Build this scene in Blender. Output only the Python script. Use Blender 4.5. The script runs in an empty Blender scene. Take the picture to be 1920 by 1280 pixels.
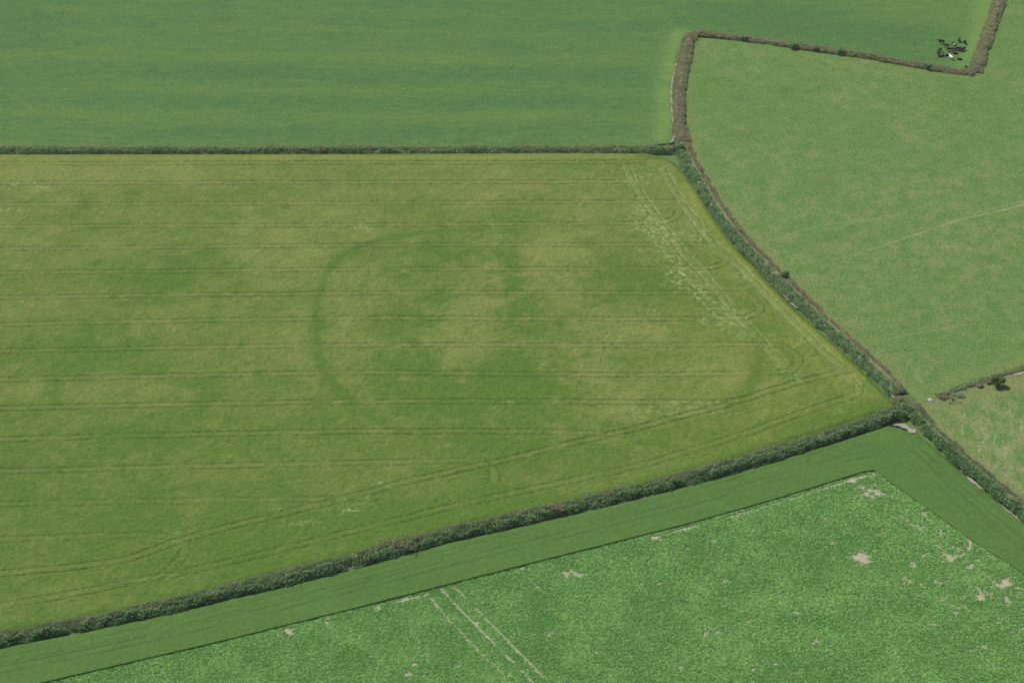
import bpy, bmesh, math
import numpy as np
from mathutils import Vector, Matrix

R = math.radians
scene = bpy.context.scene
col = scene.collection
rng = np.random.default_rng(7)

# ------------------------------------------------------------------ camera, sky, sun, exposure
PITCH, DIST, FPX = R(29.5), 528.0, 4274.0          # survey: aircraft about 260 m up
CAM = np.array([0.0, -DIST * math.cos(PITCH), DIST * math.sin(PITCH)])
cam = bpy.data.cameras.new("camera")
cam.sensor_width = 36.0
cam.lens = 36.0 * FPX / 1920.0
cam.clip_start, cam.clip_end = 1.0, 9000.0
camo = bpy.data.objects.new("camera", cam)
col.objects.link(camo)
camo.location = CAM
camo.rotation_euler = (math.pi / 2 - PITCH, 0, 0)
scene.camera = camo

SUN_EL, SUN_DIR = R(53), (-0.78, 0.62)             # horizontal direction towards the sun
world = bpy.data.worlds.new("World")
scene.world = world
world.use_nodes = True
wn = world.node_tree.nodes
bg = wn["Background"]
sky = wn.new("ShaderNodeTexSky")
sky.sky_type = 'NISHITA'
sky.sun_disc = False
sky.sun_elevation = SUN_EL
sky.sun_rotation = math.atan2(SUN_DIR[0], SUN_DIR[1])
sky.dust_density = 2.0
world.node_tree.links.new(sky.outputs[0], bg.inputs[0])
bg.inputs[1].default_value = 0.10
sl = bpy.data.lights.new("sun", 'SUN')
sl.energy = 3.9
sl.angle = R(0.6)
sl.color = (1.0, 0.95, 0.87)
so = bpy.data.objects.new("sun", sl)
col.objects.link(so)
tosun = Vector((SUN_DIR[0] * math.cos(SUN_EL), SUN_DIR[1] * math.cos(SUN_EL), math.sin(SUN_EL)))
so.rotation_euler = tosun.to_track_quat('Z', 'Y').to_euler()
so.location = (0, 0, 400)
scene.view_settings.view_transform = 'Standard'
scene.view_settings.look = 'None'
scene.view_settings.gamma = 1.0
scene.view_settings.exposure = 0.0
HAZE_DENSITY = 0.00005

# ------------------------------------------------------------------ helpers
FWD = np.array([0, math.cos(PITCH), -math.sin(PITCH)])
UP = np.array([0, math.sin(PITCH), math.cos(PITCH)])


def survey(px, py, z=0.0):
    """ground position in metres of a point read off the photograph"""
    d = FWD * FPX + np.array([1.0, 0, 0]) * (px - 960) + UP * (640 - py)
    t = (z - CAM[2]) / d[2]
    p = CAM + d * t
    return p[0], p[1]


def pts(lst, z=0.0):
    return np.array([survey(a, b, z) for a, b in lst])


def spline(p, step):
    """Catmull-Rom through points, resampled evenly"""
    p = np.asarray(p, float)
    if len(p) > 2:
        q = np.vstack([2 * p[0] - p[1], p, 2 * p[-1] - p[-2]])
        out = []
        for i in range(1, len(q) - 2):
            t = np.linspace(0, 1, 16, endpoint=False)[:, None]
            a, b, c, d = q[i - 1], q[i], q[i + 1], q[i + 2]
            out.append(0.5 * (2 * b + (c - a) * t + (2 * a - 5 * b + 4 * c - d) * t ** 2 + (3 * b - a - 3 * c + d) * t ** 3))
        p = np.vstack(out + [p[-1:]])
    s = np.r_[0, np.cumsum(np.linalg.norm(np.diff(p, axis=0), axis=1))]
    n = max(2, int(s[-1] / step) + 1)
    u = np.linspace(0, s[-1], n)
    return np.column_stack([np.interp(u, s, p[:, k]) for k in range(p.shape[1])])


def normals2(p):
    t = np.gradient(p, axis=0)
    t /= np.linalg.norm(t, axis=1)[:, None] + 1e-9
    return np.column_stack([-t[:, 1], t[:, 0]])


def hash2(ix, iy, seed):
    h = (ix.astype(np.int64) * 374761393 + iy.astype(np.int64) * 668265263 + seed * 974634777) & 0x7fffffff
    h = (h ^ (h >> 13)) * 1274126177 & 0x7fffffff
    h = (h ^ (h >> 16)) & 0xffff
    return h / 65535.0


def vnoise(x, y, seed=0):
    ix, iy = np.floor(x), np.floor(y)
    fx, fy = x - ix, y - iy
    fx, fy = fx * fx * (3 - 2 * fx), fy * fy * (3 - 2 * fy)
    a, b = hash2(ix, iy, seed), hash2(ix + 1, iy, seed)
    c, d = hash2(ix, iy + 1, seed), hash2(ix + 1, iy + 1, seed)
    return (a * (1 - fx) + b * fx) * (1 - fy) + (c * (1 - fx) + d * fx) * fy


def fbm(x, y, seed=0, octv=4):
    s, amp, tot = 0, 1.0, 0
    for o in range(octv):
        s = s + amp * vnoise(x * 2 ** o + 17.3 * o, y * 2 ** o - 9.1 * o, seed + o)
        tot += amp
        amp *= 0.55
    return s / tot


def inside(poly, x, y):
    r = np.zeros(x.shape, bool)
    n = len(poly)
    for i in range(n):
        x1, y1 = poly[i]
        x2, y2 = poly[(i + 1) % n]
        if y1 == y2:
            continue
        r ^= ((y1 > y) != (y2 > y)) & (x < (x2 - x1) * (y - y1) / (y2 - y1) + x1)
    return r


def tag(o, label=None, cat=None, group=None, kind=None):
    if label: o["label"] = label
    if cat: o["category"] = cat
    if group: o["group"] = group
    if kind: o["kind"] = kind
    return o


def link_mesh(name, v, f, mat, parent=None, attrs=None, smooth=False):
    me = bpy.data.meshes.new(name)
    v = np.asarray(v, np.float32)
    f = np.asarray(f, np.int32)
    k = f.shape[1]
    me.vertices.add(len(v))
    me.vertices.foreach_set("co", v.ravel())
    me.loops.add(f.size)
    me.loops.foreach_set("vertex_index", f.ravel())
    me.polygons.add(len(f))
    me.polygons.foreach_set("loop_start", np.arange(0, f.size, k, dtype=np.int32))
    me.update(calc_edges=True)
    if smooth:
        me.polygons.foreach_set("use_smooth", np.ones(len(f), bool))
    for a, d in (attrs or {}).items():
        at = me.attributes.new(a, 'FLOAT', 'POINT')
        at.data.foreach_set("value", np.asarray(d, np.float32))
    me.materials.append(mat)
    me.validate()
    o = bpy.data.objects.new(name, me)
    col.objects.link(o)
    if parent:
        o.parent = parent
    return o


def empty(name, loc=(0, 0, 0)):
    o = bpy.data.objects.new(name, None)
    o.location = loc
    o.empty_display_size = 0.5
    col.objects.link(o)
    return o


# ------------------------------------------------------------------ materials
class NT:
    def __init__(self, name, rough=0.9, spec=0.15):
        self.m = bpy.data.materials.new(name)
        self.m.use_nodes = True
        self.t = self.m.node_tree
        self.b = self.t.nodes["Principled BSDF"]
        self.b.inputs["Roughness"].default_value = rough
        self.b.inputs["Specular IOR Level"].default_value = spec
        self.tc = self.t.nodes.new("ShaderNodeTexCoord").outputs["Object"]

    def noise(self, scale, detail=3.0, stretch=None, rough=0.55, dist=0.0, rot=0.0):
        n = self.t.nodes.new("ShaderNodeTexNoise")
        n.inputs["Scale"].default_value = scale
        n.inputs["Detail"].default_value = detail
        n.inputs["Roughness"].default_value = rough
        n.inputs["Distortion"].default_value = dist
        src = self.tc
        if stretch or rot:
            mp = self.t.nodes.new("ShaderNodeMapping")
            mp.inputs["Scale"].default_value = stretch or (1, 1, 1)
            mp.inputs["Rotation"].default_value = (0, 0, rot)
            self.t.links.new(src, mp.inputs[0])
            src = mp.outputs[0]
        self.t.links.new(src, n.inputs["Vector"])
        return n.outputs["Fac"]

    def attr(self, name, typ='GEOMETRY'):
        a = self.t.nodes.new("ShaderNodeAttribute")
        a.attribute_name = name
        a.attribute_type = typ
        return a.outputs["Fac"]

    def rng(self, s, a, b, c=0.0, d=1.0):
        m = self.t.nodes.new("ShaderNodeMapRange")
        m.inputs[1].default_value, m.inputs[2].default_value = a, b
        m.inputs[3].default_value, m.inputs[4].default_value = c, d
        self.t.links.new(s, m.inputs[0])
        return m.outputs[0]

    def math(self, op, a, b):
        m = self.t.nodes.new("ShaderNodeMath")
        m.operation = op
        for i, s in enumerate((a, b)):
            if isinstance(s, (int, float)):
                m.inputs[i].default_value = s
            else:
                self.t.links.new(s, m.inputs[i])
        return m.outputs[0]

    def mix(self, f, a, b, mode='MIX'):
        m = self.t.nodes.new("ShaderNodeMix")
        m.data_type = 'RGBA'
        m.blend_type = mode
        for i, s in ((0, f), (6, a), (7, b)):
            if isinstance(s, (int, float)):
                m.inputs[i].default_value = s
            elif isinstance(s, tuple):
                m.inputs[i].default_value = (*s, 1)
            else:
                self.t.links.new(s, m.inputs[i])
        return m.outputs[2]

    def bump(self, h, strength, dist):
        b = self.t.nodes.new("ShaderNodeBump")
        b.inputs["Strength"].default_value = strength
        b.inputs["Distance"].default_value = dist
        self.t.links.new(h, b.inputs["Height"])
        self.t.links.new(b.outputs[0], self.b.inputs["Normal"])

    def color(self, c):
        if isinstance(c, tuple):
            self.b.inputs["Base Color"].default_value = (*c, 1)
        else:
            self.t.links.new(c, self.b.inputs["Base Color"])
        return self.m


def grain(n, c, lo=0.8, hi=1.25, scale=3.0, stretch=None):
    """multiply fine mottling into a colour"""
    g = n.rng(n.noise(scale, 4, stretch, 0.7), 0.3, 0.7, lo, hi)
    return n.mix(1.0, c, n.t_gray(g), 'MULTIPLY')


def t_gray(self, s):
    c = self.t.nodes.new("ShaderNodeCombineColor")
    for i in range(3):
        self.t.links.new(s, c.inputs[i])
    return c.outputs[0]


NT.t_gray = t_gray

# barley: green to straw by mask, lodged patches pale, wheelings dark green
n = NT("barley_material", 0.95, 0.1)
k = n.math('ADD', n.attr("straw"), n.rng(n.noise(0.35, 5, None, 0.65), 0.3, 0.7, -0.22, 0.22))
c = n.mix(n.rng(k, 0, 1), (0.082, 0.150, 0.023), (0.172, 0.206, 0.054))
c = n.mix(n.attr("yellow"), c, (0.222, 0.240, 0.048))
c = n.mix(n.attr("lodge"), c, (0.33, 0.40, 0.16))
c = n.mix(n.attr("rut"), c, (0.050, 0.090, 0.028))
c = grain(n, c, 0.72, 1.29, 1.7, (1, .75, 1))
M_barley = n.color(c)

n = NT("wheat_strip_material", 0.9, 0.15)
k = n.rng(n.noise(0.12, 4, None, 0.6), 0.3, 0.7)
c = n.mix(k, (0.072, 0.148, 0.027), (0.086, 0.172, 0.034))
c = n.mix(n.attr("blue"), c, (0.064, 0.140, 0.036))
c = n.mix(n.attr("rut"), c, (0.035, 0.072, 0.022))
M_strip = n.color(grain(n, c, 0.80, 1.20, 1.6, (1, .75, 1)))

n = NT("ley_grass_material", 0.95, 0.1)
k = n.math('ADD', n.attr("band"), n.rng(n.noise(0.5, 5, (0.5, 1.0, 1), 0.65, 0.6), 0.3, 0.7, -0.22, 0.22))
c = n.mix(n.rng(k, 0, 1), (0.064, 0.148, 0.044), (0.110, 0.192, 0.043))
c = n.mix(n.attr("edge"), c, (0.150, 0.240, 0.062))
M_ley = n.color(grain(n, c, 0.74, 1.27, 1.6, (0.7, 1.0, 1)))

n = NT("pasture_material", 0.95, 0.1)
k = n.rng(n.noise(0.16, 6, None, 0.7), 0.36, 0.66)
c = n.mix(k, (0.084, 0.176, 0.040), (0.128, 0.206, 0.056))
dry = n.math('MULTIPLY', n.attr("dry"), n.rng(n.noise(0.30, 6, (1, .6, 1), 0.7), 0.43, 0.74))
c = n.mix(n.rng(dry, 0, 1), c, (0.215, 0.232, 0.100))
c = n.mix(n.rng(n.noise(0.9, 3, (1, .7, 1), 0.6), 0.58, 0.70, 0, 0.7), c, (0.050, 0.125, 0.036))
c = n.mix(n.rng(n.noise(1.3, 3, (1, .8, 1), 0.6), 0.64, 0.74, 0, 0.6), c, (0.260, 0.290, 0.140))
c = n.mix(n.attr("track"), c, (0.33, 0.34, 0.18))
c = n.mix(n.attr("rank"), c, (0.165, 0.195, 0.070))
M_pasture = n.color(grain(n, c, 0.58, 1.42, 1.9, (1, .7, 1)))

n = NT("soil_material", 0.95, 0.1)
c = n.mix(n.rng(n.noise(0.8, 5, None, 0.7), 0.3, 0.7), (0.255, 0.238, 0.180), (0.370, 0.350, 0.275))
M_soil = n.color(grain(n, c, 0.8, 1.2, 5))

n = NT("beet_ground_material", 0.95, 0.1)
c = n.mix(n.rng(n.noise(1.1, 4, None, 0.6), 0.35, 0.65), (0.075, 0.180, 0.035), (0.110, 0.240, 0.055))
sc_ = n.mix(n.rng(n.noise(0.8, 5, None, 0.7), 0.3, 0.7), (0.320, 0.280, 0.195), (0.430, 0.390, 0.290))
c = n.mix(n.attr("soil"), c, sc_)
M_beetground = n.color(grain(n, c, 0.8, 1.2, 4))

n = NT("ground_material", 0.95, 0.1)
c = n.mix(n.rng(n.noise(0.02, 5), 0.35, 0.65), (0.085, 0.165, 0.050), (0.125, 0.200, 0.060))
M_ground = n.color(grain(n, c, 0.8, 1.2, 1.5))


def tint_mat(name, a, b, typ='GEOMETRY', rough=0.75, spec=0.25, trans=0.35):
    """leaf colour by tint; light also passes through the leaf"""
    n = NT(name, rough, spec)
    c = n.mix(n.attr("tint", typ), a, b)
    n.color(c)
    tl, mx = n.t.nodes.new("ShaderNodeBsdfTranslucent"), n.t.nodes.new("ShaderNodeMixShader")
    n.t.links.new(n.mix(1.0, c, (1.0, 1.0, 0.8), 'MULTIPLY'), tl.inputs[0])
    mx.inputs[0].default_value = trans
    n.t.links.new(n.b.outputs[0], mx.inputs[1])
    n.t.links.new(tl.outputs[0], mx.inputs[2])
    n.t.links.new(mx.outputs[0], n.t.nodes["Material Output"].inputs["Surface"])
    return n.m


M_leaf = tint_mat("hedge_leaf_material", (0.130, 0.245, 0.098), (0.280, 0.430, 0.180))
M_bramble = tint_mat("bramble_leaf_material", (0.066, 0.150, 0.048), (0.180, 0.330, 0.105))
M_treeleaf = tint_mat("thorn_leaf_material", (0.110, 0.150, 0.040), (0.230, 0.290, 0.090))
M_dry = tint_mat("dry_grass_material", (0.320, 0.308, 0.190), (0.610, 0.585, 0.380), rough=0.9, spec=0.1)
M_bracken = tint_mat("dead_bracken_material", (0.240, 0.200, 0.125), (0.490, 0.425, 0.285), rough=0.9, spec=0.1)
M_rank = tint_mat("rank_grass_material", (0.235, 0.320, 0.165), (0.450, 0.540, 0.310), rough=0.9, spec=0.1)
M_beet = tint_mat("beet_leaf_material", (0.135, 0.345, 0.064), (0.420, 0.700, 0.220), 'INSTANCER', 0.55, 0.35)

n = NT("bank_material", 0.95, 0.1)
c = n.mix(n.rng(n.noise(0.7, 5, None, 0.7), 0.35, 0.65), (0.130, 0.175, 0.075), (0.250, 0.245, 0.140))
M_bank = n.color(grain(n, c, 0.7, 1.25, 3))
n = NT("bark_material", 0.9, 0.1)
M_bark = n.color(grain(n, (0.10, 0.08, 0.06), 0.7, 1.3, 8))


# ------------------------------------------------------------------ field sheets
class Field:
    """a regular grid clipped to a polygon; masks are painted onto it in metres"""

    def __init__(self, poly, dx, dy, z):
        self.poly = np.asarray(poly)
        self.z = z
        x0, y0 = self.poly.min(0) - 1
        x1, y1 = self.poly.max(0) + 1
        self.xs, self.ys = np.arange(x0, x1, dx), np.arange(y0, y1, dy)
        self.dx, self.dy = dx, dy
        self.X, self.Y = np.meshgrid(self.xs, self.ys)
        self.attrs = {}
        self.height = np.full(self.X.shape, z)

    def layer(self, name):
        if name not in self.attrs:
            self.attrs[name] = np.zeros(self.X.shape)
        return self.attrs[name]

    def _win(self, ax, ay, bx, by, r):
        i0 = max(0, int((min(ax, bx) - r - self.xs[0]) / self.dx))
        i1 = min(len(self.xs), int((max(ax, bx) + r - self.xs[0]) / self.dx) + 2)
        j0 = max(0, int((min(ay, by) - r - self.ys[0]) / self.dy))
        j1 = min(len(self.ys), int((max(ay, by) + r - self.ys[0]) / self.dy) + 2)
        return slice(j0, max(j0, j1)), slice(i0, max(i0, i1))

    def line(self, a, p, width, amp=1.0, wob=0.0, mode='max'):
        """gaussian ridge of given half-width along a polyline in metres; amp may vary along it"""
        amp = np.broadcast_to(np.asarray(amp, float), (len(p),))
        for i in range(len(p) - 1):
            (ax, ay), (bx, by) = p[i], p[i + 1]
            w = self._win(ax, ay, bx, by, width * 2.8)
            X, Y = self.X[w], self.Y[w]
            if X.size == 0:
                continue
            L2 = (bx - ax) ** 2 + (by - ay) ** 2 + 1e-9
            t = np.clip(((X - ax) * (bx - ax) + (Y - ay) * (by - ay)) / L2, 0, 1)
            d2 = (X - ax - t * (bx - ax)) ** 2 + (Y - ay - t * (by - ay)) ** 2
            g = amp[i] * np.exp(-d2 / width ** 2)
            a[w] = np.maximum(a[w], g) if mode == 'max' else a[w] + g

    def blob(self, a, px, py, rx, ry, amp, rag=0.5, seed=0):
        """soft ragged patch, size given in photo pixels and turned into metres"""
        x, y = survey(px, py, self.z)
        x2, _ = survey(px + rx, py, self.z)
        _, y2 = survey(px, py - ry, self.z)
        sx, sy = abs(x2 - x), abs(y2 - y)
        r = max(sx, sy) * 2.2
        w = self._win(x, y, x, y, r)
        X, Y = self.X[w], self.Y[w]
        if X.size == 0:
            return
        q = ((X - x) / sx) ** 2 + ((Y - y) / sy) ** 2
        s = 1.6 / min(sx, sy)
        q = q * (1 + rag * 2.4 * (fbm(X * s, Y * s, 31 + seed + int(px), 3) - 0.5) * 2)
        a[w] += amp * np.exp(-np.clip(q, 0, 50))

    def build(self, name, mat, skirt=0.0):
        cx, cy = self.X[:-1, :-1] + self.dx / 2, self.Y[:-1, :-1] + self.dy / 2
        cell = inside(self.poly, cx, cy)
        ny, nx = self.X.shape
        idx = np.arange(nx * ny).reshape(ny, nx)
        f = np.stack([idx[:-1, :-1], idx[:-1, 1:], idx[1:, 1:], idx[1:, :-1]], -1)[cell]
        used = np.zeros(nx * ny, bool)
        used[f.ravel()] = True
        remap = -np.ones(nx * ny, np.int64)
        remap[used] = np.arange(used.sum())
        f = remap[f]
        v = np.column_stack([self.X.ravel()[used], self.Y.ravel()[used], self.height.ravel()[used]])
        # boundary vertices move onto the polygon outline
        e = np.concatenate([f[:, [0, 1]], f[:, [1, 2]], f[:, [2, 3]], f[:, [3, 0]]])
        key = np.sort(e, 1)
        key = key[:, 0] * (len(v) + 1) + key[:, 1]
        _, inv, cnt = np.unique(key, return_inverse=True, return_counts=True)
        be = e[cnt[inv] == 1]
        bi = np.unique(be)
        P = v[bi, :2]
        best = np.full(len(bi), 1e9)
        tgt = P.copy()
        for i in range(len(self.poly)):
            a, b = self.poly[i], self.poly[(i + 1) % len(self.poly)]
            t = np.clip(((P - a) @ (b - a)) / ((b - a) @ (b - a) + 1e-9), 0, 1)
            qn = a + t[:, None] * (b - a)
            d = np.linalg.norm(P - qn, axis=1)
            m = d < best
            best[m], tgt[m] = d[m], qn[m]
        ok = best < max(self.dx, self.dy)
        v[bi[ok], :2] = tgt[ok]
        at = {k: a.ravel()[used] for k, a in self.attrs.items()}
        if skirt:
            lo = v[bi].copy()
            lo[:, 2] -= skirt
            m2 = -np.ones(len(v), np.int64)
            m2[bi] = len(v) + np.arange(len(bi))
            sk = np.column_stack([be[:, 1], be[:, 0], m2[be[:, 0]], m2[be[:, 1]]])
            at = {k: np.r_[a, a[bi]] for k, a in at.items()}
            v = np.vstack([v, lo])
            f = np.vstack([f, sk])
        return link_mesh(name, v, f, mat, attrs=at, smooth=False)


# ground to the horizon
gv = [(-4000, -4000, -0.3), (4000, -4000, -0.3), (4000, 4000, -0.3), (-4000, 4000, -0.3)]
tag(link_mesh("ground", gv, [(0, 1, 2, 3)], M_ground), "green farmland ground reaching away beyond the fields", kind="structure")

# --- barley field -------------------------------------------------
ZB = 0.6
east = [(1262, 300), (1275, 312), (1302, 346), (1328, 388), (1360, 433), (1378, 460), (1412, 492), (1438, 522), (1488, 573),
        (1526, 607), (1580, 655), (1648, 722), (1676, 752)]
south = [(1676, 764), (1523, 814), (1280, 890), (1040, 951), (909, 976), (784, 1008), (640, 1048), (470, 1088), (302, 1133), (0, 1189), (-300, 1250)]
F = Field(pts([(-300, 286), (640, 285), (1200, 284)] + east + south, ZB), 0.33, 0.25, ZB)
X, Y = F.X, F.Y
straw, yel, lodge, rut = F.layer("straw"), F.layer("yellow"), F.layer("lodge"), F.layer("rut")
straw += 0.27 + 0.58 * (fbm(X / 17, Y / 15, 3, 5) - 0.5) + 0.55 * (fbm(X / 5, Y / 4.5, 9, 4) - 0.5)
# gentle drift: yellower far and to the left of the field
xa, ya = survey(960, 300, ZB)
xr = survey(1150, 560, ZB)[0]
yel += .16 * np.clip((X - xr) / 25, 0, 1) * (.3 + 1.2 * fbm(X / 6, Y / 6, 57, 3))
straw += 0.22 * np.clip((Y - survey(960, 640)[1]) / 75, -0.6, 1)
for px, py, rx, ry, a in [
    (60, 330, 160, 30, .35), (300, 325, 180, 20, .2), (880, 335, 110, 24, .3), (1080, 350, 70, 25, .25), (720, 352, 90, 22, .25),
    (470, 340, 60, 20, -.2), (590, 390, 120, 20, .15), (900, 372, 60, 18, .3), (1050, 395, 60, 18, .25), (960, 395, 35, 18, -.3), (1010, 330, 30, 18, -.25),
    (730, 395, 120, 30, -.15), (150, 420, 60, 25, -.25), (60, 445, 60, 25, .1), (230, 460, 130, 22, .22), (480, 470, 80, 35, .35), (540, 440, 60, 24, .32),
    (390, 470, 60, 40, -.3), (300, 520, 80, 40, -.18), (285, 545, 40, 40, -.2), (420, 555, 70, 25, .22), (130, 540, 90, 25, .18), (60, 600, 120, 40, .12),
    (330, 605, 50, 15, .3), (230, 620, 70, 25, -.2), (180, 670, 60, 25, -.25), (310, 680, 40, 18, -.3), (560, 680, 60, 28, .38), (480, 640, 60, 25, .25),
    (390, 690, 40, 30, .15), (230, 725, 110, 25, .34), (150, 750, 100, 20, .25), (30, 735, 30, 25, .32), (95, 740, 22, 20, -.2), (385, 740, 14, 40, -.35), (385, 690, 18, 20, -.2),
    (180, 790, 60, 15, .2), (250, 805, 90, 20, -.22), (300, 838, 80, 18, .2), (80, 800, 80, 22, .12), (500, 790, 90, 30, .1), (610, 800, 60, 18, -.2),
    (880, 590, 55, 45, .65), (850, 665, 45, 28, .45), (915, 645, 40, 20, .3), (905, 575, 60, 12, .25), (1010, 470, 45, 22, .75), (1060, 470, 40, 25, .5), (1000, 515, 40, 20, .45),
    (900, 520, 60, 25, .35), (1050, 560, 60, 25, .42), (1130, 620, 60, 28, .6), (1100, 660, 60, 30, .6), (1170, 590, 45, 20, .35), (1120, 690, 45, 20, .40),
    (1100, 665, 14, 8, -.6), (1150, 660, 10, 8, -.4), (965, 505, 13, 60, -.60), (965, 640, 22, 70, -.34), (985, 700, 50, 30, -.22), (760, 600, 60, 60, -.22), (770, 690, 75, 45, -.26),
    (820, 560, 14, 60, -.3), (700, 560, 50, 35, .22), (640, 590, 26, 40, .25), (650, 520, 30, 30, .2), (680, 665, 40, 25, .22), (650, 710, 40, 22, .28), (720, 755, 60, 22, .25),
    (760, 795, 50, 12, .3), (1130, 760, 45, 35, .40), (1180, 750, 40, 25, .28), (980, 770, 60, 12, .28), (1070, 810, 60, 22, .3), (930, 795, 30, 10, .25), (1150, 830, 70, 14, .35),
    (870, 740, 70, 25, -.25), (1050, 740, 50, 35, -.25), (820, 480, 60, 22, -.2), (900, 455, 70, 10, .05), (1290, 690, 80, 40, .18), (1180, 640, 90, 40, .15), (640, 640, 40, 40, .16), (560, 620, 30, 60, .16), (1390, 675, 26, 40, .45), (1350, 700, 45, 30, .38), (1310, 720, 60, 24, .35),
    (1330, 640, 60, 25, .28), (1250, 620, 70, 30, .15), (1230, 700, 60, 25, .20), (1420, 755, 60, 22, .30), (1500, 735, 50, 18, .30), (1290, 780, 60, 12, .3), (1250, 545, 90, 30, -.25), (1160, 500, 70, 35, -.2),
    (1330, 450, 50, 40, -.2), (1400, 560, 40, 30, -.2), (1280, 590, 60, 30, -.15), (300, 900, 120, 30, .15), (100, 900, 80, 30, .1), (500, 900, 130, 25, .12), (840, 905, 60, 25, .14),
    (700, 870, 130, 20, .08), (1000, 890, 90, 20, .10), (290, 900, 12, 60, -.3), (120, 1010, 90, 40, .1), (420, 1040, 130, 30, -.2), (760, 960, 110, 22, -.25), (560, 985, 100, 25, -.15)]:
    F.blob(straw, px, py, rx * 1.1, ry * 1.15, a * (.78 if a > 0 else .95), 0.8)
# the ring of a buried enclosure ditch: greener, with a paler edge inside
ring_w = spline(pts([(1080, 440), (960, 430), (855, 431), (760, 441), (690, 456), (640, 480), (612, 512), (598, 560), (592, 612), (598, 662), (614, 702), (640, 735), (682, 772), (726, 798), (780, 818)], ZB), 1.0)
ring_e = spline(pts([(1418, 600), (1424, 640), (1420, 690), (1402, 730), (1378, 762), (1340, 785)], ZB), 1.0)
g = np.zeros(X.shape)
L = len(ring_w)
F.line(g, ring_w, 1.3, np.interp(np.arange(L), [0, L * .12, L * .3, L * .85, L], [.1, .45, .85, .8, .2]))
L = len(ring_e)
F.line(g, ring_e, 1.5, np.interp(np.arange(L), [0, L * .25, L * .7, L], [.3, 1.3, 1.3, .2]))
straw -= 0.57 * g * (0.7 + 0.6 * fbm(X / 3, Y / 3, 77, 2))
pit = np.zeros(X.shape)
for lst in [[(820, 600), (822, 560), (840, 545)], [(1060, 545), (1100, 575), (1150, 560)], [(630, 480), (690, 470), (700, 490)], [(1010, 545), (1050, 610), (1040, 690)]]:
    F.line(pit, spline(pts(lst, ZB), 1), 0.9, .5)
straw -= 0.45 * pit
# margins: ripe yellow band along the hedges, green corner
marg = spline(pts([(1285, 350), (1340, 425), (1400, 500), (1470, 575), (1545, 645), (1610, 705)], ZB), 1)
F.line(yel, marg, 2.4, 0.5)
F.line(yel, spline(pts([(-300, 297), (400, 296), (1200, 294)], ZB), 2), 1.6, .5)
F.line(yel, spline(pts([(1480, 640), (1530, 680), (1590, 735), (1640, 742)], ZB), 1), 1.6, .35)
yel *= 0.35 + 1.2 * fbm(X / 3.5, Y / 3.5, 55, 3)
gm = np.zeros(X.shape)
F.line(gm, spline(pts([(1200, 292), (1270, 300)], ZB), 1), 1.6, 1)
F.line(gm, spline(pts(east, ZB), 1), 1.0, .9)
F.line(gm, spline(pts([(1690, 752), (1590, 775), (1500, 800)], ZB), 1), 2.5, .8)
F.line(gm, spline(pts(south, ZB), 1.5), 2.2, .8)
straw -= 0.7 * gm
yel *= (1 - 0.8 * gm)
# tramlines
rows = [
    [(-300, 308), (0, 307), (640, 305), (1000, 304.5), (1215, 303)],
    [(-300, 345), (0, 343.5), (640, 342), (1000, 341), (1186, 340)],
    [(-300, 385), (0, 383), (640, 381), (1000, 379.5), (1290, 378)],
    [(-300, 429), (0, 425), (640, 422), (1000, 420), (1200, 418), (1250, 415), (1272, 402), (1268, 392)],
    [(-300, 472), (0, 467), (640, 460), (1180, 459), (1310, 459), (1344, 470), (1362, 488), (1342, 499), (1300, 503), (1180, 504), (640, 505), (0, 512), (-300, 517)],
    [(-300, 564), (0, 558), (640, 549.5), (1180, 549), (1380, 549), (1414, 562), (1425, 578), (1412, 590), (1370, 596), (1180, 598), (640, 597), (0, 608), (-300, 615)],
    [(-300, 665), (0, 658), (640, 647), (1180, 647), (1440, 646), (1482, 656), (1500, 674), (1488, 690), (1450, 698), (1180, 702), (640, 699), (0, 712), (-300, 722)],
    [(-300, 774), (0, 765), (640, 753), (1180, 753), (1340, 754), (1385, 750)],
    [(-300, 832), (0, 823), (640, 809), (1000, 809), (1150, 812)],
    [(-300, 893), (0, 883), (640, 868), (800, 865), (880, 864), (922, 876), (928, 900)],
    [(-300, 958), (0, 945), (400, 938), (640, 934), (720, 930)],
    [(-300, 1026), (0, 1012), (200, 1004), (300, 1004), (340, 1018), (345, 1040), (300, 1078), (200, 1093)],
    [(-300, 1092), (0, 1074), (140, 1062), (240, 1046), (360, 1006), (504, 969), (640, 935), (780, 898), (920, 868), (1050, 836), (1174, 807), (1280, 779), (1375, 754), (1503, 715), (1600, 692)],
    [(-300, 1192), (0, 1137), (168, 1106), (336, 1073), (504, 1035), (690, 988), (875, 943), (1043, 906), (1211, 869), (1398, 812), (1476, 784), (1560, 755), (1605, 738), (1612, 722)],
    [(1173, 312), (1188, 345), (1226, 402), (1270, 462), (1320, 518), (1370, 578), (1432, 646), (1478, 694)],
    [(1240, 316), (1270, 368), (1292, 400), (1326, 445), (1390, 505), (1444, 561), (1506, 622), (1576, 690), (1612, 735)],
    [(1360, 826), (1395, 800), (1380, 790)],
]
strength = [1.1, 1.05, .85, .9, .9, .95, .95, 1.05, 1.05, 1, .65, .65, 1, .75, 1, 1, .5]
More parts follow.
